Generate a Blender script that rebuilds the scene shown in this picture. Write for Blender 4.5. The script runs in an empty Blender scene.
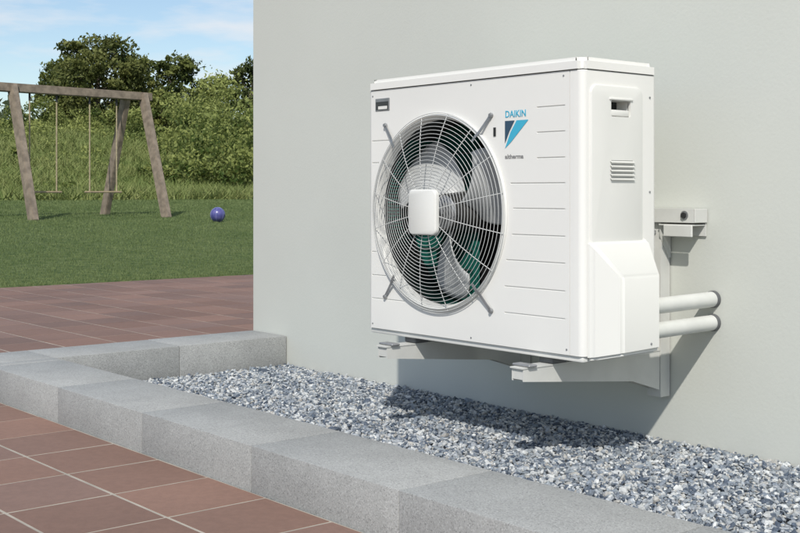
import bpy, bmesh, math, random
import numpy as np
from mathutils import Vector, Matrix
random.seed(3); rng=np.random.default_rng(5)
S=bpy.context.scene
G=-0.675      # paving level relative to the lens height
YF=2.166; YW=2.66   # unit front plane, wall plane
def C(r,f): return (0.6407*r-0.7678*f, 0.768*r+0.6404*f)
def P(px,f): return C((px-400)/1184*f,f)

# ---------------------------------------------------------------- materials
def mat(name,col,rough=0.6,var=0.0,scale=5.0,bump=0.0,bscale=60.0,metal=0.0,attr=None,col2=None,spec=0.5,transl=0.0,detail=4,bdist=0.002,fleck=None,stain=0.0):
    m=bpy.data.materials.new(name); m.use_nodes=True
    nt=m.node_tree; N=nt.nodes; L=nt.links
    b=N['Principled BSDF']; b.inputs['Roughness'].default_value=rough
    b.inputs['Metallic'].default_value=metal; b.inputs['Specular IOR Level'].default_value=spec
    tc=N.new('ShaderNodeTexCoord')
    base=None
    if attr:
        a=N.new('ShaderNodeAttribute'); a.attribute_name=attr; base=a.outputs['Color']
    else:
        rgb=N.new('ShaderNodeRGB'); rgb.outputs[0].default_value=(*col,1); base=rgb.outputs[0]
    def mulnoise(base,sc,v,det,p0=.35,p1=.65):
        n=N.new('ShaderNodeTexNoise'); n.inputs['Scale'].default_value=sc; n.inputs['Detail'].default_value=det
        L.new(tc.outputs['Object'],n.inputs['Vector'])
        r=N.new('ShaderNodeValToRGB'); r.color_ramp.elements[0].position=p0; r.color_ramp.elements[1].position=p1
        r.color_ramp.elements[0].color=(1-v,1-v,1-v,1); r.color_ramp.elements[1].color=(1,1,1,1)
        L.new(n.outputs['Fac'],r.inputs['Fac'])
        mx=N.new('ShaderNodeMix'); mx.data_type='RGBA'; mx.blend_type='MULTIPLY'; mx.inputs['Factor'].default_value=1
        L.new(base,mx.inputs[6]); L.new(r.outputs['Color'],mx.inputs[7]); return mx.outputs[2]
    if col2:
        n=N.new('ShaderNodeTexNoise'); n.inputs['Scale'].default_value=scale; n.inputs['Detail'].default_value=detail
        L.new(tc.outputs['Object'],n.inputs['Vector'])
        r=N.new('ShaderNodeValToRGB'); r.color_ramp.elements[0].position=0.35; r.color_ramp.elements[1].position=0.65
        L.new(n.outputs['Fac'],r.inputs['Fac'])
        mx=N.new('ShaderNodeMix'); mx.data_type='RGBA'
        L.new(r.outputs['Color'],mx.inputs['Factor']); L.new(base,mx.inputs[6]); mx.inputs[7].default_value=(*col2,1)
        base=mx.outputs[2]
    elif var>0: base=mulnoise(base,scale,var,detail)
    if stain>0: base=mulnoise(base,1.7,stain,5,.3,.6)
    if fleck:
        fs,dark,light=fleck
        v=N.new('ShaderNodeTexVoronoi'); v.inputs['Scale'].default_value=fs
        L.new(tc.outputs['Object'],v.inputs['Vector'])
        sp=N.new('ShaderNodeSeparateColor'); L.new(v.outputs['Color'],sp.inputs['Color'])
        r=N.new('ShaderNodeValToRGB'); e=r.color_ramp.elements
        e[0].position=0.0; e[0].color=(dark,dark,dark,1); e[1].position=1.0; e[1].color=(light,light,light,1)
        k=e.new(0.18); k.color=(0.92,0.92,0.92,1); k=e.new(0.8); k.color=(1.05,1.05,1.05,1)
        L.new(sp.outputs[0],r.inputs['Fac'])
        mx=N.new('ShaderNodeMix'); mx.data_type='RGBA'; mx.blend_type='MULTIPLY'; mx.inputs['Factor'].default_value=1; mx.clamp_result=False
        L.new(base,mx.inputs[6]); L.new(r.outputs['Color'],mx.inputs[7]); base=mx.outputs[2]
    L.new(base,b.inputs['Base Color'])
    if bump>0:
        n=N.new('ShaderNodeTexNoise'); n.inputs['Scale'].default_value=bscale; n.inputs['Detail'].default_value=3
        L.new(tc.outputs['Object'],n.inputs['Vector'])
        bp=N.new('ShaderNodeBump'); bp.inputs['Strength'].default_value=bump; bp.inputs['Distance'].default_value=bdist
        L.new(n.outputs['Fac'],bp.inputs['Height']); L.new(bp.outputs['Normal'],b.inputs['Normal'])
    if transl>0:
        t=N.new('ShaderNodeBsdfTranslucent'); L.new(base,t.inputs['Color'])
        ms=N.new('ShaderNodeMixShader'); ms.inputs['Fac'].default_value=transl
        L.new(b.outputs[0],ms.inputs[1]); L.new(t.outputs[0],ms.inputs[2]); L.new(ms.outputs[0],N['Material Output'].inputs['Surface'])
    return m
M={}
M['white']=mat('white_enamel',(0.775,0.772,0.742),0.38,var=0.03,scale=2.5,bump=0.05,bscale=350,bdist=0.0004)
M['white2']=mat('white_plastic',(0.72,0.722,0.69),0.45,var=0.03,scale=4)
M['wire']=mat('coated_wire',(0.55,0.56,0.55),0.35,var=0.05,scale=20)
M['metal']=mat('galvanised_steel',(0.36,0.37,0.38),0.42,var=0.25,scale=30,metal=0.6)
M['brk']=mat('bracket_paint',(0.60,0.605,0.575),0.5,var=0.10,scale=12)
M['dark']=mat('dark_plastic',(0.02,0.021,0.022),0.5,var=0.3,scale=10)
M['interior']=mat('shroud_interior',(0.045,0.05,0.05),0.5,var=0.3,scale=8)
M['blade']=mat('fan_blade',(0.48,0.495,0.49),0.4,var=0.15,scale=14)
M['motor']=mat('motor_casing',(0.13,0.13,0.125),0.4,var=0.3,scale=30,metal=0.5)
M['pipe']=mat('pipe_insulation',(0.62,0.63,0.60),0.5,var=0.08,scale=18)
M['rubber']=mat('rubber',(0.12,0.125,0.13),0.6,var=0.2,scale=40)
M['cyan']=mat('cyan_print',(0.05,0.40,0.58),0.4,var=0.02,scale=4)
M['navy']=mat('navy_print',(0.03,0.07,0.12),0.4,var=0.02,scale=4)
M['grey']=mat('grey_print',(0.25,0.25,0.25),0.4,var=0.02,scale=4)
M['wall']=mat('painted_render',(0.635,0.652,0.603),0.85,var=0.05,scale=0.9,bump=0.3,bscale=120,bdist=0.0012,detail=6,spec=0.25,stain=.04)
M['kerb']=mat('granite_concrete',(0.350,0.358,0.352),0.8,var=0.10,scale=9,bump=0.4,bscale=300,bdist=0.0010,fleck=(400,0.66,1.26),detail=8,stain=.12)
M['paver']=mat('clay_paver',(0,0,0),0.75,attr='Col',var=0.10,scale=60,bump=0.35,bscale=180,bdist=0.0012,detail=8,stain=.15)
M['grout']=mat('joint_mortar',(0.42,0.385,0.33),0.9,var=0.25,scale=12,bump=0.3,bscale=200)
M['stone']=mat('gravel_chips',(0,0,0),0.65,attr='Col',var=0.25,scale=160)
M['stonebase']=mat('gravel_bed',(0.13,0.14,0.15),0.9,var=0.6,scale=90,bump=1,bscale=90,bdist=0.01)
M['wood']=mat('weathered_timber',(0.29,0.235,0.18),0.8,var=0.4,scale=9,bump=0.4,bscale=50)
M['rope']=mat('rope',(0.40,0.34,0.22),0.9,var=0.3,scale=30)
M['seat']=mat('swing_seat_wood',(0.42,0.34,0.22),0.7,var=0.2,scale=12)
M['ball']=mat('ball_vinyl',(0.05,0.06,0.22),0.3,col2=(0.12,0.11,0.30),scale=14)
M['blades']=mat('grass_blades',(0,0,0),0.6,attr='Col',transl=0.25,spec=0.2)
M['leaf']=mat('foliage',(0,0,0),0.6,attr='Col',transl=0.3,spec=0.2)
M['bark']=mat('bark',(0.10,0.08,0.06),0.9,var=0.4,scale=6,bump=0.6,bscale=12,bdist=0.03)
M['ballseam']=mat('ball_panel',(0.25,0.28,0.50),0.35,var=0.05,scale=10)

# ---------------------------------------------------------------- helpers
def link(o,parent=None,m=None):
    S.collection.objects.link(o)
    if parent: o.parent=parent
    if m and o.type in('MESH','CURVE','FONT'): o.data.materials.append(M[m])
    return o
def empty(name):
    e=bpy.data.objects.new(name,None); S.collection.objects.link(e); e.empty_display_size=0.1; return e
def smooth(me,ang=40):
    for p in me.polygons: p.use_smooth=True
    try:
        me.set_sharp_from_angle(angle=math.radians(ang))
    except Exception: pass
def box(name,x0,x1,y0,y1,z0,z1,m,parent=None,bev=0.0,seg=3,vert_only=False):
    bm=bmesh.new(); bmesh.ops.create_cube(bm,size=1)
    for v in bm.verts:
        v.co=Vector(((x0+x1)/2+v.co.x*(x1-x0),(y0+y1)/2+v.co.y*(y1-y0),(z0+z1)/2+v.co.z*(z1-z0)))
    if bev>0:
        eds=bm.edges[:]
        if vert_only: eds=[e for e in eds if abs(e.verts[0].co.z-e.verts[1].co.z)>1e-5]
        bmesh.ops.bevel(bm,geom=eds,offset=bev,segments=seg,affect='EDGES',profile=0.5)
    me=bpy.data.meshes.new(name); bm.to_mesh(me); bm.free(); smooth(me,35)
    return link(bpy.data.objects.new(name,me),parent,m)
def rplate(name,fn,hw,hh,rad,layers,m,parent):
    V=[];n=8
    for (ins,d) in layers:
        for qx,qy,a0 in((1,1,0),(-1,1,90),(-1,-1,180),(1,-1,270)):
            for k in range(n):
                a=math.radians(a0+90*k/(n-1)); r=max(rad-ins,.0005)
                V.append(fn(qx*(hw-rad)+r*math.cos(a),qy*(hh-rad)+r*math.sin(a),d))
    c=4*n
    bm=bmesh.new(); vs=[bm.verts.new(v) for v in V]
    for l in range(len(layers)-1):
        for k in range(c): bm.faces.new((vs[l*c+k],vs[l*c+(k+1)%c],vs[(l+1)*c+(k+1)%c],vs[(l+1)*c+k]))
    bm.faces.new(vs[-c:]); bm.faces.new(vs[:c][::-1])
    bmesh.ops.recalc_face_normals(bm,faces=bm.faces)
    me=bpy.data.meshes.new(name); bm.to_mesh(me); bm.free(); smooth(me,40)
    return link(bpy.data.objects.new(name,me),parent,m)
def from_np(name,V,F,m,parent=None,col=None,sm=False):
    V=np.asarray(V,np.float32); F=np.asarray(F,np.int32); k=F.shape[1]
    me=bpy.data.meshes.new(name); me.vertices.add(len(V)); me.vertices.foreach_set('co',V.ravel())
    me.loops.add(F.size); me.loops.foreach_set('vertex_index',F.ravel())
    me.polygons.add(len(F)); me.polygons.foreach_set('loop_start',np.arange(0,F.size,k,dtype=np.int32))
    try: me.polygons.foreach_set('loop_total',np.full(len(F),k,np.int32))
    except Exception: pass
    if col is not None:
        a=me.attributes.new('Col','FLOAT_COLOR','FACE')
        c=np.ones((len(F),4),np.float32); c[:,:3]=col; a.data.foreach_set('color',c.ravel())
    me.update(calc_edges=True); me.validate()
    if sm: smooth(me,50)
    else: me.polygons.foreach_set('use_smooth',np.zeros(len(me.polygons),bool))
    return link(bpy.data.objects.new(name,me),parent,m)
def tube(name,p0,p1,r0,r1,m,parent=None,n=20,caps=True):
    p0=Vector(p0);p1=Vector(p1); d=(p1-p0); q=d.to_track_quat('Z','Y')
    bm=bmesh.new(); bmesh.ops.create_cone(bm,cap_ends=caps,segments=n,radius1=r0,radius2=r1,depth=d.length)
    bmesh.ops.transform(bm,matrix=Matrix.Translation((p0+p1)/2)@q.to_matrix().to_4x4(),verts=bm.verts)
    me=bpy.data.meshes.new(name); bm.to_mesh(me); bm.free(); smooth(me,50)
    return link(bpy.data.objects.new(name,me),parent,m)
def poly_prism(name,pts,x0,x1,m,parent=None,bev=0):
    bm=bmesh.new(); vs=[bm.verts.new((x0,y,z)) for y,z in pts]; f=bm.faces.new(vs)
    r=bmesh.ops.extrude_face_region(bm,geom=[f])
    for v in r['geom']:
        if isinstance(v,bmesh.types.BMVert): v.co.x=x1
    bmesh.ops.recalc_face_normals(bm,faces=bm.faces)
    if bev: bmesh.ops.bevel(bm,geom=bm.edges[:],offset=bev,segments=2,affect='EDGES')
    me=bpy.data.meshes.new(name); bm.to_mesh(me); bm.free(); smooth(me,35)
    return link(bpy.data.objects.new(name,me),parent,m)
def curves(name,lines,depth,m,parent=None,res=2):
    cu=bpy.data.curves.new(name,'CURVE'); cu.dimensions='3D'; cu.bevel_depth=depth; cu.bevel_resolution=res
    for pts,cyc in lines:
        s=cu.splines.new('POLY'); s.points.add(len(pts)-1)
        for i,p in enumerate(pts): s.points[i].co=(*p,1)
        s.use_cyclic_u=cyc
    return link(bpy.data.objects.new(name,cu),parent,m)

# ---------------------------------------------------------------- terrain
def gz(X,Y):
    X=np.asarray(X,float); Y=np.asarray(Y,float)
    d=np.clip(-8.2-X,0,None)
    z=G+0.003+0.019*np.minimum(d,23)
    t=np.clip((d-23)/56,0,1); s=t*t*(3-2*t)*0.6+0.4*t
    z=z+s*5.2+np.clip(d-79,0,200)*0.01
    z=z+np.clip((d-23)/20,0,1)*(0.25*np.sin(X*0.21+1)*np.cos(Y*0.17)+0.12*np.sin(Y*0.5+X*.3))
    return np.where(X>-8.2,-0.705,z)
xs=np.concatenate([-np.geomspace(900,100,14),np.linspace(-98,-8.25,110),[-8.205,-8.19],np.linspace(-8,8,6),np.geomspace(12,700,14)])
ys=np.concatenate([-np.geomspace(700,22,14),np.linspace(-20,80,90),np.geomspace(84,900,14)])
XX,YY=np.meshgrid(xs,ys,indexing='ij'); ZZ=gz(XX,YY)
V=np.stack([XX,YY,ZZ],-1).reshape(-1,3); ny=len(ys)
i,j=np.meshgrid(np.arange(len(xs)-1),np.arange(ny-1),indexing='ij'); a=(i*ny+j).ravel()
F=np.stack([a,a+ny,a+ny+1,a+1],1)
gm=bpy.data.materials.new('lawn_and_meadow'); gm.use_nodes=True; nt=gm.node_tree;N=nt.nodes;L=nt.links
b=N['Principled BSDF']; b.inputs['Roughness'].default_value=0.9; b.inputs['Specular IOR Level'].default_value=0.1
tc=N.new('ShaderNodeTexCoord'); sx=N.new('ShaderNodeSeparateXYZ'); L.new(tc.outputs['Object'],sx.inputs[0])
def noise(sc,det=4):
    n=N.new('ShaderNodeTexNoise'); n.inputs['Scale'].default_value=sc; n.inputs['Detail'].default_value=det; L.new(tc.outputs['Object'],n.inputs['Vector']); return n
def ramp(src,c0,c1,p0=.35,p1=.65):
    r=N.new('ShaderNodeValToRGB'); r.color_ramp.elements[0].color=(*c0,1); r.color_ramp.elements[1].color=(*c1,1)
    r.color_ramp.elements[0].position=p0; r.color_ramp.elements[1].position=p1; L.new(src,r.inputs['Fac']); return r
lw=ramp(noise(9,8).outputs['Fac'],(0.055,0.09,0.03),(0.13,0.165,0.065))
md=ramp(noise(0.35,6).outputs['Fac'],(0.12,0.15,0.04),(0.24,0.23,0.09))
mt=N.new('ShaderNodeMath'); mt.operation='LESS_THAN'; L.new(sx.outputs['X'],mt.inputs[0]); mt.inputs[1].default_value=-31
mx=N.new('ShaderNodeMix'); mx.data_type='RGBA'; L.new(mt.outputs[0],mx.inputs['Factor']); L.new(lw.outputs[0],mx.inputs[6]); L.new(md.outputs[0],mx.inputs[7])
L.new(mx.outputs[2],b.inputs['Base Color'])
bp=N.new('ShaderNodeBump'); bp.inputs['Distance'].default_value=0.03; L.new(noise(25,4).outputs['Fac'],bp.inputs['Height']); L.new(bp.outputs[0],b.inputs['Normal'])
M['ground']=gm
from_np('lawn_ground',V,F,'ground',sm=True)

def blades(name,X,Y,h,w,c0,c1,clump=None,lean=0.4):
    n=len(X); Z=gz(X,Y)
    a=rng.uniform(0,2*np.pi,n); hh=h*rng.uniform(.5,1.25,n); ww=w*rng.uniform(.6,1.3,n)
    dx=np.cos(a)*ww/2; dy=np.sin(a)*ww/2; b2=rng.uniform(0,2*np.pi,n); l=hh*lean*rng.uniform(0,1,n)
    v0=np.stack([X-dx,Y-dy,Z-.01],1); v1=np.stack([X+dx,Y+dy,Z-.01],1); v2=np.stack([X+np.cos(b2)*l,Y+np.sin(b2)*l,Z+hh],1)
    V=np.stack([v0,v1,v2],1).reshape(-1,3); F=np.arange(3*n).reshape(-1,3)
    t=rng.uniform(0,1,n)
    if clump is not None: t=np.clip(0.4*t+0.6*clump,0,1)
    col=np.asarray(c0)[None]*(1-t[:,None])+np.asarray(c1)[None]*t[:,None]
    return from_np(name,V,F,'blades',col=col)
def pat(X,Y,s): return 0.5+0.5*np.sin(X*s+1.7*np.sin(Y*s*.7))*np.cos(Y*s*1.1+1.3*np.sin(X*s*.6))
n=260000
u=rng.uniform(0,1,n); X=-8.22-22.8*u**1.5; Y=rng.uniform(0,1,n)*( -X*0.62+3)+(-X)*0.12
d=-X
cl=np.clip(.4*pat(X,Y,2.3)+.3*pat(X+3,Y,5.1)+.3*pat(X,Y+9,.8),0,1)
blades('lawn_grass',X,Y,0.015+0.0012*(d-8),0.007+0.0008*(d-8),(0.085,0.135,0.042),(0.225,0.270,0.112),cl,lean=1.2)
n=170000
u=rng.uniform(0,1,n); X=-30.8-54*u**1.25; Y=rng.uniform(5,62,n)
cl=np.clip(pat(X,Y,0.33)*.4+pat(X,Y,1.1)*.3+pat(X+5,Y,2.7)*.3,0,1)
blades('meadow_grass',X,Y,0.18+0.34*cl,0.06+0.05*u,(0.10,0.165,0.04),(0.30,0.315,0.12),cl,lean=1.6)

# ---------------------------------------------------------------- foliage
def leafcloud(name,clumps,n_per,size,c0,c1,parent=None):
    Vs=[];Cs=[]
    for (cx,cy,cz,rx,rz,br) in clumps:
        n=int(n_per*rx*rx*1.0+40)
        d=rng.normal(size=(n,3)); d/=np.linalg.norm(d,axis=1)[:,None]
        rad=rng.uniform(0.25,1.0,n)**0.5*(1+0.28*np.sin(d[:,0]*5+cx)*np.cos(d[:,1]*4+cz*2)+rng.normal(0,.07,n))
        p=d*rad[:,None]*np.array([rx,rx,rz])+np.array([cx,cy,cz])
        u=rng.normal(size=(n,3)); u/=np.linalg.norm(u,axis=1)[:,None]
        w=np.cross(u,rng.normal(size=(n,3))); w/=np.linalg.norm(w,axis=1)[:,None]
        s=size*rng.uniform(.5,1.4,n)[:,None]
        q=np.stack([p-u*s,p-w*s*.55,p+u*s,p+w*s*.55],1)
        Vs.append(q.reshape(-1,3))
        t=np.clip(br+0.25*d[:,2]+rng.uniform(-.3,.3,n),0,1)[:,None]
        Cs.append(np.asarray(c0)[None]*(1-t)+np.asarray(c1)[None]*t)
    V=np.concatenate(Vs); F=np.arange(len(V)).reshape(-1,4)
    return from_np(name,V,F,'leaf',parent=parent,col=np.concatenate(Cs))
def tree(name,px,f,ytop,hw,c0,c1,low=0.15):
    x,y=P(px,f); z0=float(gz(x,y))-.1; top=(192-ytop)/1184*f; H=top-z0; R=hw/1184*f
    e=empty(name)
    tube('trunk',(x,y,z0),(x+.2,y,z0+H*.5),0.045*H*.8,0.025*H,'bark',e,10)
    cl=[]
    nc=17
    for k in range(nc):
        t=(k+.5)/nc; hgt=low+(0.92-low)*t; prof=math.sin(math.pi*min(1,(0.18+0.80*hgt)))**0.6
        a=k*2.4+random.uniform(-.4,.4); rr=R*prof*random.uniform(.35,.75)
        cx=x+math.cos(a)*rr; cy=y+math.sin(a)*rr; cr=R*random.uniform(.26,.44)
        cz=z0+H*hgt-cr*.25
        cl.append((cx,cy,cz,cr,cr*random.uniform(.6,.85),random.uniform(.1,.9)))
        p0=Vector((x+.1,y,z0+H*min(.5,hgt*.6))); tube('limb_%d'%k,p0,(cx,cy,cz),0.012*H,0.004*H,'bark',e,6)
    cl.append((x,y,z0+H*.88,R*.4,H*.13,.6))
    for k in range(34):
        a=random.uniform(0,6.28); hgt=random.uniform(low,.97); prof=math.sin(math.pi*min(1,(0.18+0.76*hgt)))**0.6
        rr=R*prof*random.uniform(.65,.98)
        cl.append((x+math.cos(a)*rr,y+math.sin(a)*rr,z0+H*hgt*.97,R*random.uniform(.09,.18),R*random.uniform(.06,.13),random.uniform(.35,1.1)))
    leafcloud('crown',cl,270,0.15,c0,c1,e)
    return e
D0=(0.032,0.054,0.015); D1=(0.17,0.195,0.056)
Y0=(0.055,0.088,0.020); Y1=(0.24,0.26,0.075)
tree('oak_tree',97,88,36,54,D0,(0.175,0.19,0.058),.05)
tree('oak_tree',62,93,58,30,D0,D1,.05)
tree('oak_tree',140,94,56,32,Y0,Y1,.05)
tree('oak_tree',178,90,54,34,D0,D1,.05)
tree('ash_tree',216,99,76,28,Y0,Y1,.05)
tree('ash_tree',250,84,58,24,D0,(0.10,0.12,0.04),.05)
tree('oak_tree',160,84,90,24,Y0,Y1,0.02)
tree('oak_tree',290,92,50,45,D0,D1)
tree('oak_tree',350,98,55,50,D0,D1)
tree('ash_tree',-60,100,62,50,Y0,Y1)
tree('ash_tree',-160,96,50,55,D0,D1)
cl=[]
for k in range(80):
    px=-420+k*12+random.uniform(-5,5); f=random.uniform(130,180); x,y=P(px,f); z=float(gz(x,y))
    R=random.uniform(2.6,5); cl.append((x,y,z+R*.6,R,R*random.uniform(.7,1.1),random.uniform(.2,.7)))
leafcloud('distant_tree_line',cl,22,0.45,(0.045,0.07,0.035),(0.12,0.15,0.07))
cl=[]
for k in range(640):
    x=-random.uniform(33,84); y=random.uniform(6,66)
    cx=-x
    if cx<62 and pat(np.array(x),np.array(y),.21)<.45: continue
    z=float(gz(x,y)); R=random.uniform(.4,1.3)*(1.15 if cx>60 else .7)
    cl.append((x,y,z+R*.1,R,R*random.uniform(.3,.6),random.uniform(.15,1.05)))
for px,f,h in [(150,47,.7),(170,45,1.1),(190,48,2.0),(205,44,1.5),(222,48,2.5),(238,43,2.3),(250,46,3.0),(262,44,3.0),(280,46,2.8),(232,60,3.4),(210,64,3.2),(247,62,4.4),(176,56,1.7),(160,62,1.6),(135,72,2.0),(120,80,1.8),(100,80,1.6),(70,80,1.8),(40,84,2.2),(15,76,1.6),(20,48,.7),(190,75,3.2),(200,80,3.4)]:
    x,y=P(px,f); z=float(gz(x,y))
    for q in range(9):
        R=h*random.uniform(.18,.36); hh=random.uniform(.1,.95)
        cl.append((x+random.uniform(-.55,.55)*h,y+random.uniform(-.55,.55)*h,z+h*hh-R*.3,R,R*random.uniform(.6,1.1),random.uniform(.1,.95)))
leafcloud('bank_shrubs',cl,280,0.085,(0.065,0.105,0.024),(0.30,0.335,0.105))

# ---------------------------------------------------------------- paving
px_=0.245; gap=0.0062; ch=0.0012
tiles=[]
def rows(x0,x1,y0,y1,ox,oy):
    k0=math.floor((x0-ox)/px_); k1=math.ceil((x1-ox)/px_); m0=math.floor((y0-oy)/px_); m1=math.ceil((y1-oy)/px_)
    for a in range(k0,k1):
        for b_ in range(m0,m1):
            xa=max(ox+a*px_,x0); xb=min(ox+(a+1)*px_,x1); ya=max(oy+b_*px_,y0); yb=min(oy+(b_+1)*px_,y1)
            if xb-xa>.03 and yb-ya>.03:
                q=gap/2+random.uniform(-.0006,.0008); tiles.append((xa+q,xb-q,ya+q,yb-q))
rows(-8.2,5,-5,1.447,-2.44,1.447)
rows(-8.2,-4.138,1.447,14,-2.44,1.447)
V=[];F=[];Cc=[]
for (xa,xb,ya,yb) in tiles:
    zt=G+0.0007+random.uniform(-.0002,.0002); o=len(V)
    tz=[random.uniform(-.0002,.0003) for _ in range(4)]
    V+=[(xa,ya,zt-.004),(xb,ya,zt-.004),(xb,yb,zt-.004),(xa,yb,zt-.004)]
    V+=[(xa+ch,ya+ch,zt+tz[0]),(xb-ch,ya+ch,zt+tz[1]),(xb-ch,yb-ch,zt+tz[2]),(xa+ch,yb-ch,zt+tz[3])]
    F+=[(o+4,o+5,o+6,o+7),(o,o+1,o+5,o+4),(o+1,o+2,o+6,o+5),(o+2,o+3,o+7,o+6),(o+3,o,o+4,o+7)]
    t=random.random(); v=random.uniform(.84,1.12)
    c=[(0.220*(1-t)+0.248*t)*v,(0.140*(1-t)+0.145*t)*v,(0.113*(1-t)+0.108*t)*v]; Cc+=[c]*5
from_np('paving',V,F,'paver',col=Cc)
box('paving_joints',-8.2,5,-5,1.4485,-.70,G-.0002,'grout')
box('paving_joints',-8.2,-4.1365,1.4487,14,-.70,G-.0002,'grout')

# ---------------------------------------------------------------- kerb
e=empty('granite_kerb'); KT=-0.570; KB=-0.70; g=0.0008
xj=-1.742
joints=[xj+0.52*k for k in range(10,-5,-1)]
edges=[3.4]+[x for x in joints if x<3.2]
edges=[x for x in edges if x>-3.87]+[-3.885]
edges=sorted(set(edges),reverse=True)
for k in range(len(edges)-1):
    if edges[k]-edges[k+1]<.05: continue
    box('front_block_%d'%k,edges[k+1]+g,edges[k]-g,1.45,1.70,KB,KT+random.uniform(-.0006,.0006),'kerb',e,0.0024,2)
box('corner_block',-4.135,-3.885-g,1.45,1.70,KB,KT,'kerb',e,0.0024,2)
yy=[1.70,2.18,YW-.002]
for k in range(2): box('return_block_%d'%k,-4.135,-3.885,yy[k]+g,yy[k+1]-g,KB,KT+.0006*k,'kerb',e,0.0024,2)

# ---------------------------------------------------------------- gravel
box('gravel_bed',-3.883,3.4,1.702,YW-.003,-.72,-.690,'stonebase')
bm=bmesh.new(); bmesh.ops.create_icosphere(bm,subdivisions=1,radius=1)
iv=np.array([v.co[:] for v in bm.verts]); bm.verts.ensure_lookup_table(); fi=np.array([[v.index for v in f.verts] for f in bm.faces]); bm.free()
n=76000
cx=rng.uniform(-3.878,0.2,n); cy=rng.uniform(1.707,YW-.006,n); cz=rng.uniform(-.690,-.680,n)
sc=rng.lognormal(math.log(.0053),.30,n)
st=np.stack([sc*rng.uniform(.95,1.7,n),sc*rng.uniform(.65,1.0,n),sc*rng.uniform(.40,.75,n)],1)
vv=iv[None]*(1+rng.uniform(-.26,.26,(n,12,1)))*st[:,None,:]
q=rng.normal(size=(n,4)); q[:,1:3]*=.30; q/=np.linalg.norm(q,axis=1)[:,None]
w,x,y,z=q.T
Rm=np.stack([1-2*(y*y+z*z),2*(x*y-w*z),2*(x*z+w*y),2*(x*y+w*z),1-2*(x*x+z*z),2*(y*z-w*x),2*(x*z-w*y),2*(y*z+w*x),1-2*(x*x+y*y)],1).reshape(n,3,3)
vv=np.einsum('nij,nkj->nki',Rm,vv)+np.stack([cx,cy,cz],1)[:,None,:]
FF=(fi[None]+12*np.arange(n)[:,None,None]).reshape(-1,3)
pal=np.array([(0.56,0.58,0.58),(0.35,0.38,0.41),(0.19,0.225,0.27),(0.075,0.10,0.14),(0.44,0.435,0.41),(0.26,0.295,0.325)])
ci=rng.choice(6,n,p=[.23,.19,.21,.15,.08,.14]); cc=pal[ci]*rng.uniform(.8,1.2,(n,1))
from_np('gravel',vv.reshape(-1,3),FF,'stone',col=np.repeat(cc,20,axis=0))

# ---------------------------------------------------------------- house
h=empty('rendered_house')
box('walls',-4.135,6,YW,11,-.72,2.6,'wall',h,0.006,2,True)
box('parapet_cap',-4.165,6.03,YW-.03,11.03,2.6,2.66,'brk',h)

# ---------------------------------------------------------------- heat pump
U=empty('outdoor_heat_pump_unit')
X0,X1=-2.742,-1.908; YB=2.45; ZB,ZT=-0.398,0.296
FX,FZ,FR=-2.435,-0.055,0.262
casing=box('casing',X0,X1,YF,YB,ZB,ZT,'white',U,0.016,5,True)
def apply_bool(obj,cutter):
    md=obj.modifiers.new('b','BOOLEAN'); md.operation='DIFFERENCE'; md.solver='EXACT'; md.object=cutter
    bpy.context.view_layer.update(); dg=bpy.context.evaluated_depsgraph_get()
    me=bpy.data.meshes.new_from_object(obj.evaluated_get(dg)); obj.modifiers.clear(); obj.data=me
    bpy.data.objects.remove(cutter,do_unlink=True); smooth(me,35)
c=tube('cut',(FX,YF-.06,FZ),(FX,YF+.225,FZ),FR,FR,None,None,96); apply_bool(casing,c)
bm=bmesh.new()
def cb(x0,x1,y0,y1,z0,z1):
    r=bmesh.ops.create_cube(bm,size=1)
    for v in r['verts']: v.co=Vector(((x0+x1)/2+v.co.x*(x1-x0),(y0+y1)/2+v.co.y*(y1-y0),(z0+z1)/2+v.co.z*(z1-z0)))
gd=0.0022
zl=[0.212,0.149,0.085,0.022,-0.042,-0.109,-0.175,-0.243,-0.311]
for zz in zl:
    dz=abs(zz-FZ); hx=math.sqrt(max(0,.292**2-dz*dz))
    xa=max(FX+hx,-2.175)
    if zz>0.05: xa=-2.06
    cb(xa,-1.965,YF-.02,YF+gd,zz-.002,zz+.002)
    if FX-hx>X0+.03 and zz<.18: cb(X0+.018,FX-hx,YF-.02,YF+gd,zz-.002,zz+.002)
cb(-1.951,-1.949,YF-.02,YF+gd,ZB-.01,ZT+.01)
me=bpy.data.meshes.new('cut2'); bm.to_mesh(me); bm.free(); c=link(bpy.data.objects.new('cut2',me)); apply_bool(casing,c)
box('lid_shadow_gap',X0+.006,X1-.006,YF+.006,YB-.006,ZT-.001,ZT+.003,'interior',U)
def lid():
    bm=bmesh.new(); bmesh.ops.create_cube(bm,size=1)
    a0,a1,b0,b1,c0,c1=X0-.003,X1+.003,YF-.004,YB+.003,ZT+.0025,0.328
    for v in bm.verts: v.co=Vector(((a0+a1)/2+v.co.x*(a1-a0),(b0+b1)/2+v.co.y*(b1-b0),(c0+c1)/2+v.co.z*(c1-c0)))
    bmesh.ops.bevel(bm,geom=[e for e in bm.edges if abs(e.verts[0].co.z-e.verts[1].co.z)>1e-5],offset=.018,segments=5,affect='EDGES')
    bmesh.ops.bevel(bm,geom=[e for e in bm.edges if min(v.co.z for v in e.verts)>c1-1e-4],offset=.010,segments=4,affect='EDGES')
    me=bpy.data.meshes.new('lid'); bm.to_mesh(me); bm.free(); smooth(me,35); link(bpy.data.objects.new('lid',me),U,'white')
lid()
box('base_pan',X0+.006,X1-.006,YF+.006,YB-.006,-0.413,ZB-.001,'white2',U,.003,2)
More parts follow.
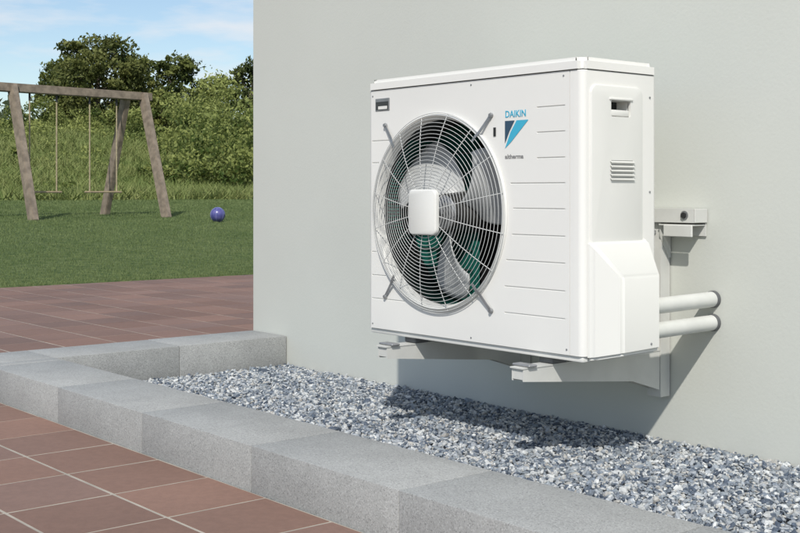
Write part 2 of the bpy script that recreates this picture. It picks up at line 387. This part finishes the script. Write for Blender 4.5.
def ring_surface(name,prof,m,n=96,k0=0,k1=None):
    V=[];F=[]
    k1=n if k1 is None else k1
    for k in range(n):
        a=2*math.pi*k/n
        for (r,y) in prof: V.append((FX+r*math.cos(a),y,FZ+r*math.sin(a)))
    q=len(prof)
    for k in range(k0,k1):
        for j in range(q-1):
            F.append((k*q+j,k*q+j+1,((k+1)%n)*q+j+1,((k+1)%n)*q+j))
    return from_np(name,V,F,m,U,sm=True)
ring_surface('bell_mouth',[(0.272,YF-.0005),(0.271,YF-.006),(0.266,YF-.009),(0.260,YF-.006),(0.2565,YF+.004),(0.255,YF+.02)],'white2')
ring_surface('shroud',[(0.2555,YF+.0202),(0.2600,YF+.030),(0.2600,YF+.215)],'interior')
M['fins']=mat('coated_fins',(0.014,0.13,0.105),0.4,var=0.3,scale=6)
box('cavity_back',FX-.258,FX+.258,YF+.2185,YF+.222,FZ-.258,FZ+.258,'dark',U)
V=[];F=[]
for k in range(84):
    x=FX-.255+k*.0061
    hz=math.sqrt(max(0.0001,.255**2-(x-FX)**2))
    if x>FX+.01: continue
    o=len(V); V+=[(x,YF+.125,FZ-hz),(x,YF+.125,FZ+hz),(x+.0036,YF+.150,FZ+hz),(x+.0036,YF+.150,FZ-hz)]; F.append((o,o+1,o+2,o+3))
# fins of the coil where it wraps round the left side of the cavity
for k in range(70):
    a=math.radians(128+k*2.2); ca,sa=math.cos(a),math.sin(a); a2=a+.012; cb2,sb2=math.cos(a2),math.sin(a2)
    o=len(V); V+=[(FX+.2585*ca,YF+.032,FZ+.2585*sa),(FX+.2585*ca,YF+.125,FZ+.2585*sa),(FX+.2515*cb2,YF+.125,FZ+.2515*sb2),(FX+.2515*cb2,YF+.034,FZ+.2515*sb2)]; F.append((o,o+1,o+2,o+3))
from_np('heat_exchanger_fins',V,F,'fins',U)
cl_=[]
for k in range(9):
    zz=FZ-.22+k*.055; hx=math.sqrt(.25**2-(zz-FZ)**2); cl_.append(([(FX-hx,YF+.123,zz),(min(FX+.01,FX+hx),YF+.123,zz)],False))
curves('coil_tubes',cl_,.0018,'motor',U)
V=[];F=[]
nb=3; na=22; nr=14
for bld in range(nb):
    o=len(V); a0=math.radians(124+bld*120)
    for i_ in range(na):
        u=i_/(na-1)
        for j_ in range(nr):
            v=j_/(nr-1); r=.05+.192*v
            span=math.radians(50+10*v**.8); sweep=math.radians(24)*v**1.4
            a=a0+sweep+span*(u-.5)
            if u>.7: r-= .05*((u-.7)/.3)**2*v
            if u<.2: r-= .02*((.2-u)/.2)**2*v
            y=YF+.032+.070*(1-u)+.010*math.sin(math.pi*u)*(1-v*.3)+.012*(1-v)
            V.append((FX+r*math.cos(a),y,FZ+r*math.sin(a)))
    for i_ in range(na-1):
        for j_ in range(nr-1):
            F.append((o+i_*nr+j_,o+i_*nr+j_+1,o+(i_+1)*nr+j_+1,o+(i_+1)*nr+j_))
fan=from_np('fan_blades',V,F,'blade',U,sm=True)
sd=fan.modifiers.new('s','SOLIDIFY'); sd.thickness=.004
tube('fan_hub',(FX,YF+.025,FZ),(FX,YF+.115,FZ),.050,.058,'motor',U,40)
tube('hub_cap',(FX,YF+.012,FZ),(FX,YF+.025,FZ),.030,.046,'metal',U,40)
tube('hub_nut',(FX,YF-.002,FZ),(FX,YF+.013,FZ),.011,.011,'metal',U,6)
tube('motor',(FX,YF+.115,FZ),(FX,YF+.150,FZ),.06,.06,'motor',U,32)
for k in range(3):
    x=FX+.06+k*.055; hz=math.sqrt(.25**2-(x-FX)**2); box('motor_stay_%d'%k,x,x+.006,YF+.17,YF+.185,FZ-hz,FZ+hz,'motor',U)
def gy(r): return YF-.012-.036*(1-(min(r,.27)/.27)**2.6)
lines=[]
for k in range(20):
    r=.070+k*.0103
    lines.append(([(FX+r*math.cos(a),gy(r),FZ+r*math.sin(a)) for a in np.linspace(0,2*np.pi,97)[:-1]],True))
curves('grille_rings',lines,.00082,'wire',U,1)
lines=[]
for k in range(16):
    a=2*math.pi*(k+.5)/16
    lines.append(([(FX+r*math.cos(a),gy(r)+.0022,FZ+r*math.sin(a)) for r in np.linspace(.045,.272,14)],False))
for r in (.266,.272): lines.append(([(FX+r*math.cos(a),gy(r)+.001,FZ+r*math.sin(a)) for a in np.linspace(0,2*np.pi,97)[:-1]],True))
curves('grille_spokes',lines,.0012,'wire',U,2)
yb=gy(0)
rplate('grille_badge',lambda u,v,d:(FX+u,yb+.003-d,FZ+v),.057,.062,.017,[(0,0),(0,.009),(.0012,.012),(.004,.0135)],'white2',U)
for k,a in enumerate([50,132,228,310]):
    a=math.radians(a); dx,dz=math.cos(a),math.sin(a)
    def pt(r,y,s): return (FX+r*dx-s*dz,y,FZ+r*dz+s*dx)
    V=[];F=[]
    prof=[(.245,gy(.245)+.003),(.262,gy(.262)-.001),(.280,YF-.010),(.318,YF-.005),(.338,YF-.003)]
    for (r,y) in prof:
        wd=.0036 if r<.33 else .005
        V+=[pt(r,y,-wd),pt(r,y,wd)]
    for q in range(len(prof)-1): F.append((2*q,2*q+1,2*q+3,2*q+2))
    o=from_np('grille_strap_%d'%k,V,F,'metal',U); sd=o.modifiers.new('s','SOLIDIFY'); sd.thickness=.0025
    c=pt(.333,YF-.006,0); tube('strap_screw_%d'%k,(c[0],YF-.009,c[2]),(c[0],YF-.001,c[2]),.005,.006,'metal',U,16)
def text(name,s,x,z,size,m,sx=1.0):
    cu=bpy.data.curves.new(name,'FONT'); cu.body=s; cu.size=size; cu.extrude=.0004; cu.offset=0.0003
    o=link(bpy.data.objects.new(name,cu),U,m); o.location=(x,YF-.0006,z); o.rotation_euler=(math.pi/2,0,0); o.scale=(sx,1,1)
text('brand_lettering','DAIKIN',-2.172,.192,.0245,'cyan',.92)
text('range_lettering','altherma',-2.172,.086,.0155,'grey',1.2)
def tri(name,pts,m):
    from_np(name,[(x,YF-.0012,z) for x,z in pts],[tuple(range(len(pts)))],m,U)
tri('logo_cyan',[(-2.130,.183),(-2.152,.153),(-2.172,.112),(-2.150,.128),(-2.088,.183)],'cyan')
tri('logo_navy',[(-2.172,.183),(-2.137,.183),(-2.155,.157),(-2.172,.125)],'navy')
box('front_grip_frame',-2.706,-2.642,YF-.0025,YF+.001,.236,.272,'metal',U,.001,1)
box('front_grip_recess',-2.702,-2.646,YF-.0032,YF-.0024,.239,.262,'interior',U)
box('front_grip_tab',-2.690,-2.650,YF-.0045,YF-.0030,.240,.249,'white2',U)
box('latch_slot',-2.214,-2.206,YF-.002,YF+.001,.145,.168,'dark',U)
for k,(x,z) in enumerate([(-2.72,.28),(-2.30,.285),(-2.72,-.385),(-2.30,-.388),(-1.96,-.385),(-1.97,.285)]):
    tube('screw_%d'%k,(x,YF-.0014,z),(x,YF+.001,z),.0022,.003,'metal',U,12)
sp=rplate('side_panel',lambda u,v,d:(X1-.002+d,2.288+u,.051+v),.098,.211,.022,[(0,0),(0,.005),(.0015,.0078),(.005,.009)],'white2',U)
xs_=X1+.007
c=box('cut3',xs_-.05,xs_+.02,2.262,2.336,.186,.226,None,None,.004,2); apply_bool(sp,c)
c=box('cut4',xs_-.05,xs_+.02,2.262,2.336,.186,.226,None,None,.004,2); apply_bool(casing,c)
box('handle_back',xs_-.046,xs_-.044,2.263,2.335,.187,.225,'dark',U)
box('handle_lip',xs_-.012,xs_-.002,2.2645,2.3335,.1875,.203,'white2',U,.003,2)
box('handle_top',xs_-.03,xs_+.004,2.2545,2.343,.2265,.232,'white2',U,.002,2)
for k in range(5):
    z=.078-k*.0105
    box('vent_slot_%d'%k,xs_-.001,xs_+.0006,2.262,2.344,z-.0062,z,'interior',U)
    poly=[(xs_-.0005,z),(xs_+.0055,z-.0055),(xs_+.0055,z-.0066),(xs_-.0005,z-.0018)]
    bm=bmesh.new(); A=[bm.verts.new((x,2.258,zz)) for x,zz in poly]; B=[bm.verts.new((x,2.348,zz)) for x,zz in poly]
    bm.faces.new(A); bm.faces.new(B[::-1])
    for q in range(4): bm.faces.new((A[q],B[q],B[(q+1)%4],A[(q+1)%4]))
    bmesh.ops.recalc_face_normals(bm,faces=bm.faces)
    me=bpy.data.meshes.new('vent_louvre_%d'%k); bm.to_mesh(me); bm.free(); link(bpy.data.objects.new(me.name,me),U,'brk')
bm=bmesh.new()
xb,xo=X1+.0005,X1+.060
A=[(2.182,-.408),(2.405,-.408),(2.405,-.118),(2.182,-.118)]
B=[(2.243,-.396),(2.388,-.392),(2.388,-.205),(2.243,-.205)]
a=[bm.verts.new((xb,y,z)) for y,z in A]; m1=[bm.verts.new((xb+.012,y+(.003 if y<2.3 else -.001),z-(.003 if z>-.3 else -.001))) for y,z in A]; b_=[bm.verts.new((xo,y,z)) for y,z in B]
bm.faces.new(b_); bm.faces.new(a[::-1])
for q in range(4):
    bm.faces.new((a[q],a[(q+1)%4],m1[(q+1)%4],m1[q])); bm.faces.new((m1[q],m1[(q+1)%4],b_[(q+1)%4],b_[q]))
bmesh.ops.recalc_face_normals(bm,faces=bm.faces)
bmesh.ops.bevel(bm,geom=[e for e in bm.edges if max(v.co.x for v in e.verts)>xb+.01],offset=.007,segments=3,affect='EDGES')
me=bpy.data.meshes.new('service_cover'); bm.to_mesh(me); bm.free(); smooth(me,30); link(bpy.data.objects.new('service_cover',me),U,'white2')
for k,(y,z) in enumerate([(2.42,.24),(2.42,0.0),(2.42,-.3),(2.35,-.375)]):
    xx=X1 if k<3 else xo
    tube('side_screw_%d'%k,(xx-.001,y,z),(xx+.002,y,z),.0032,.0026,'metal',U,12)
for k,z in enumerate([-.285,-.347]):
    tube('pipe_%d'%k,(-1.884,2.36,z-.004),(-1.884,YW-.002,z),.0205,.0205,'pipe',U,32)
    tube('pipe_collar_%d'%k,(-1.884,YW-.012,z),(-1.884,YW-.001,z),.0220,.0230,'rubber',U,32)

# ---------------------------------------------------------------- wall bracket
B_=empty('wall_bracket')
for k,x in enumerate([-2.048,-2.575]):
    zt=-.430
    w=.020
    poly_prism('arm_web_%d'%k,[(2.085,zt-.004),(YW-.045,zt-.004),(YW-.045,-.540),(2.50,-.505),(2.085,zt-.034)],x+w-.003,x+w,'brk',B_)
    poly_prism('arm_web_in_%d'%k,[(2.085,zt-.004),(YW-.045,zt-.004),(YW-.045,-.540),(2.50,-.505),(2.085,zt-.034)],x-w,x-w+.003,'brk',B_)
    box('arm_top_%d'%k,x-w-.0015,x+w+.0015,2.080,YW-.045,zt-.0035,zt,'brk',B_)
    box('arm_nose_%d'%k,x-w+.0032,x+w-.0032,2.086,2.089,zt-.030,zt-.0045,'brk',B_)
    box('front_mount_%d'%k,x-.030,x+.030,2.095,2.125,zt+.0005,zt+.006,'metal',B_,.002,1)
    box('rubber_pad_%d'%k,x-.024,x+.024,YF+.02,YF+.07,zt+.001,-.4135,'rubber',B_,.002,1)
    box('rubber_pad_rear_%d'%k,x-.024,x+.024,YB-.07,YB-.02,zt+.001,-.4135,'rubber',B_,.002,1)
    box('leg_face_%d'%k,x-w-.003,x+w+.003,YW-.0435,YW-.040,-.560,-.052,'brk',B_)
    box('leg_side_%d'%k,x+w,x+w+.003,YW-.0398,YW-.004,-.560,-.052,'brk',B_)
    box('leg_side_in_%d'%k,x-w-.003,x-w,YW-.0398,YW-.004,-.560,-.052,'brk',B_)
    poly_prism('hook_plate_%d'%k,[(YW-.05,-.090),(YW-.05,-.120),(YW-.012,-.180),(YW-.004,-.180),(YW-.004,-.090)],x+w+.0035,x+w+.0065,'brk',B_)
    tube('leg_bolt_%d'%k,(x,YW-.052,-.11),(x,YW-.0435,-.11),.008,.008,'metal',B_,6)
box('rail_face',-2.80,-1.905,YW-.0585,YW-.0555,-.082,-.045,'brk',B_)
box('rail_top',-2.80,-1.905,YW-.0555,YW-.004,-.0478,-.045,'brk',B_)
box('rail_back',-2.80,-1.905,YW-.0068,YW-.0035,-.118,-.0482,'brk',B_)
box('rail_clamp',-2.00,-1.907,YW-.066,YW-.0595,-.120,-.088,'brk',B_,.002,1)
box('rail_clamp_plate',-2.02,-1.907,YW-.0585,YW-.0075,-.090,-.0865,'brk',B_)
tube('rail_bolt',(-1.935,YW-.066,-.062),(-1.935,YW-.0588,-.062),.008,.008,'dark',B_,6)
tube('rail_washer',(-1.935,YW-.061,-.062),(-1.935,YW-.0587,-.062),.012,.012,'metal',B_,20)
box('rail_end_cap',-1.9045,-1.9015,YW-.058,YW-.004,-.082,-.0455,'brk',B_,.001,1)

# ---------------------------------------------------------------- swing
W_=empty('swing_set')
A1=(-6.74,20.1); A2=(-4.92,22.0); ZBm=1.76
def beamp(t,z): x,y=C(A1[0]+(A2[0]-A1[0])*t,A1[1]+(A2[1]-A1[1])*t); return Vector((x,y,z))
def plank(name,p0,p1,w,t,side,m):
    p0=Vector(p0);p1=Vector(p1);d=(p1-p0).normalized(); s=(Vector(side)-d*d.dot(Vector(side))).normalized(); n=d.cross(s)
    bm=bmesh.new(); vs=[]
    for p in(p0,p1):
        for a,b in((-1,-1),(1,-1),(1,1),(-1,1)): vs.append(bm.verts.new(p+s*a*w/2+n*b*t/2))
    for f in((0,1,2,3),(7,6,5,4),(0,4,5,1),(1,5,6,2),(2,6,7,3),(3,7,4,0)): bm.faces.new([vs[k] for k in f])
    bmesh.ops.recalc_face_normals(bm,faces=bm.faces); bmesh.ops.bevel(bm,geom=bm.edges[:],offset=.012,segments=2,affect='EDGES')
    me=bpy.data.meshes.new(name); bm.to_mesh(me); bm.free(); smooth(me,35); return link(bpy.data.objects.new(name,me),W_,m)
bd_=(beamp(1,0)-beamp(0,0)).normalized(); pd=Vector((bd_.y,-bd_.x,0))
plank('top_beam',beamp(-.14,ZBm+.02),beamp(1.13,ZBm+.02),.15,.16,(0,0,1),'wood')
for k,t in enumerate([0,1]):
    ap=beamp(t,ZBm-.02)
    for s in(-1,1):
        ft=ap+pd*s*.90; ft.z=float(gz(ft.x,ft.y))-.03
        p1=ap+pd*s*.03+bd_*(.17 if s<0 else .0); p1.z=ZBm+.06
        plank('leg_%d_%d'%(k,s+1),ft+bd_*(.08 if s>0 else -.08),p1+bd_*(.16 if s>0 else -.33),.19,.11,pd,'wood')
for k,(ta,tb) in enumerate([(.19,.387),(.638,.851)]):
    pa,pb=beamp(ta,ZBm-.06),beamp(tb,ZBm-.06); qa,qb=beamp(ta,0.0),beamp(tb,0.0)
    curves('ropes_%d'%k,[([pa,qa],False),([pb,qb],False)],.014,'rope',W_)
    plank('seat_%d'%k,qa-bd_*.06,qb+bd_*.06,.20,.035,pd,'seat')
    for q in (pa,pb): tube('hook_%d'%k,q+Vector((0,0,.0)),q+Vector((0,0,-.12)),.02,.02,'dark',W_,8)

# ---------------------------------------------------------------- ball
x,y=P(218,19.7); R=.125; z=float(gz(x,y))+R
BE=empty('play_ball')
bm=bmesh.new(); bmesh.ops.create_uvsphere(bm,u_segments=48,v_segments=24,radius=R)
bmesh.ops.rotate(bm,verts=bm.verts,matrix=Matrix.Rotation(.6,3,'X'))
bmesh.ops.translate(bm,verts=bm.verts,vec=(x,y,z)); me=bpy.data.meshes.new('ball_body'); bm.to_mesh(me); bm.free(); smooth(me,60); link(bpy.data.objects.new('ball_body',me),BE,'ball')
lines=[]
for k in range(3):
    Rm3=Matrix.Rotation(math.pi/3*k+.3,3,'Z')@Matrix.Rotation(.5,3,'Y')
    lines.append(([Vector((x,y,z))+Rm3@Vector((math.cos(a)*R,0,math.sin(a)*R)) for a in np.linspace(0,2*np.pi,49)[:-1]],True))
curves('ball_seams',lines,.0025,'ballseam',BE)

# ---------------------------------------------------------------- light
ld=bpy.data.lights.new('sun','SUN'); ld.energy=3.75; ld.angle=math.radians(1.0); ld.color=(1,.955,.885)
sun=bpy.data.objects.new('sun',ld); S.collection.objects.link(sun)
dirv=Vector((-.74,.78,-1.0)); sun.rotation_euler=dirv.to_track_quat('-Z','Y').to_euler(); sun.location=(5,-6,8)
w=bpy.data.worlds.new('World'); S.world=w; w.use_nodes=True; nt=w.node_tree; N=nt.nodes; L=nt.links
bg=N['Background']; bg.inputs['Strength'].default_value=.125
sk=N.new('ShaderNodeTexSky'); sk.sky_type='NISHITA'; sk.sun_disc=False
sk.sun_elevation=math.atan2(1,math.hypot(.74,.78)); sk.sun_rotation=math.atan2(.74,-.78); sk.dust_density=.6; sk.ozone_density=1.5
tc=N.new('ShaderNodeTexCoord'); mp=N.new('ShaderNodeMapping'); mp.inputs['Scale'].default_value=(3,3,14); mp.inputs['Location'].default_value=(.4,.2,.3); L.new(tc.outputs['Generated'],mp.inputs['Vector'])
n=N.new('ShaderNodeTexNoise'); n.inputs['Scale'].default_value=2.6; n.inputs['Detail'].default_value=8; n.inputs['Roughness'].default_value=.55; L.new(mp.outputs[0],n.inputs['Vector'])
r=N.new('ShaderNodeValToRGB'); r.color_ramp.elements[0].position=.44; r.color_ramp.elements[1].position=.68; r.color_ramp.elements[1].color=(.85,.85,.85,1); L.new(n.outputs['Fac'],r.inputs['Fac'])
mx=N.new('ShaderNodeMix'); mx.data_type='RGBA'; L.new(r.outputs[0],mx.inputs['Factor']); L.new(sk.outputs[0],mx.inputs[6]); mx.inputs[7].default_value=(6.6,6.8,7.1,1)
L.new(mx.outputs[2],bg.inputs['Color'])

# ---------------------------------------------------------------- camera
cd=bpy.data.cameras.new('camera'); cam=bpy.data.objects.new('camera',cd); S.collection.objects.link(cam)
cd.lens=53.28; cd.sensor_width=36; cd.shift_y=-(266.5-192)/800; cd.clip_end=3000; cd.clip_start=.05
cam.rotation_euler=(math.pi/2,0,math.asin(.7678)); S.camera=cam
S.view_settings.view_transform='Standard'; S.view_settings.look='None'; S.view_settings.exposure=0
for o in list(S.objects):
    if o.parent is None: o.location.z-=G
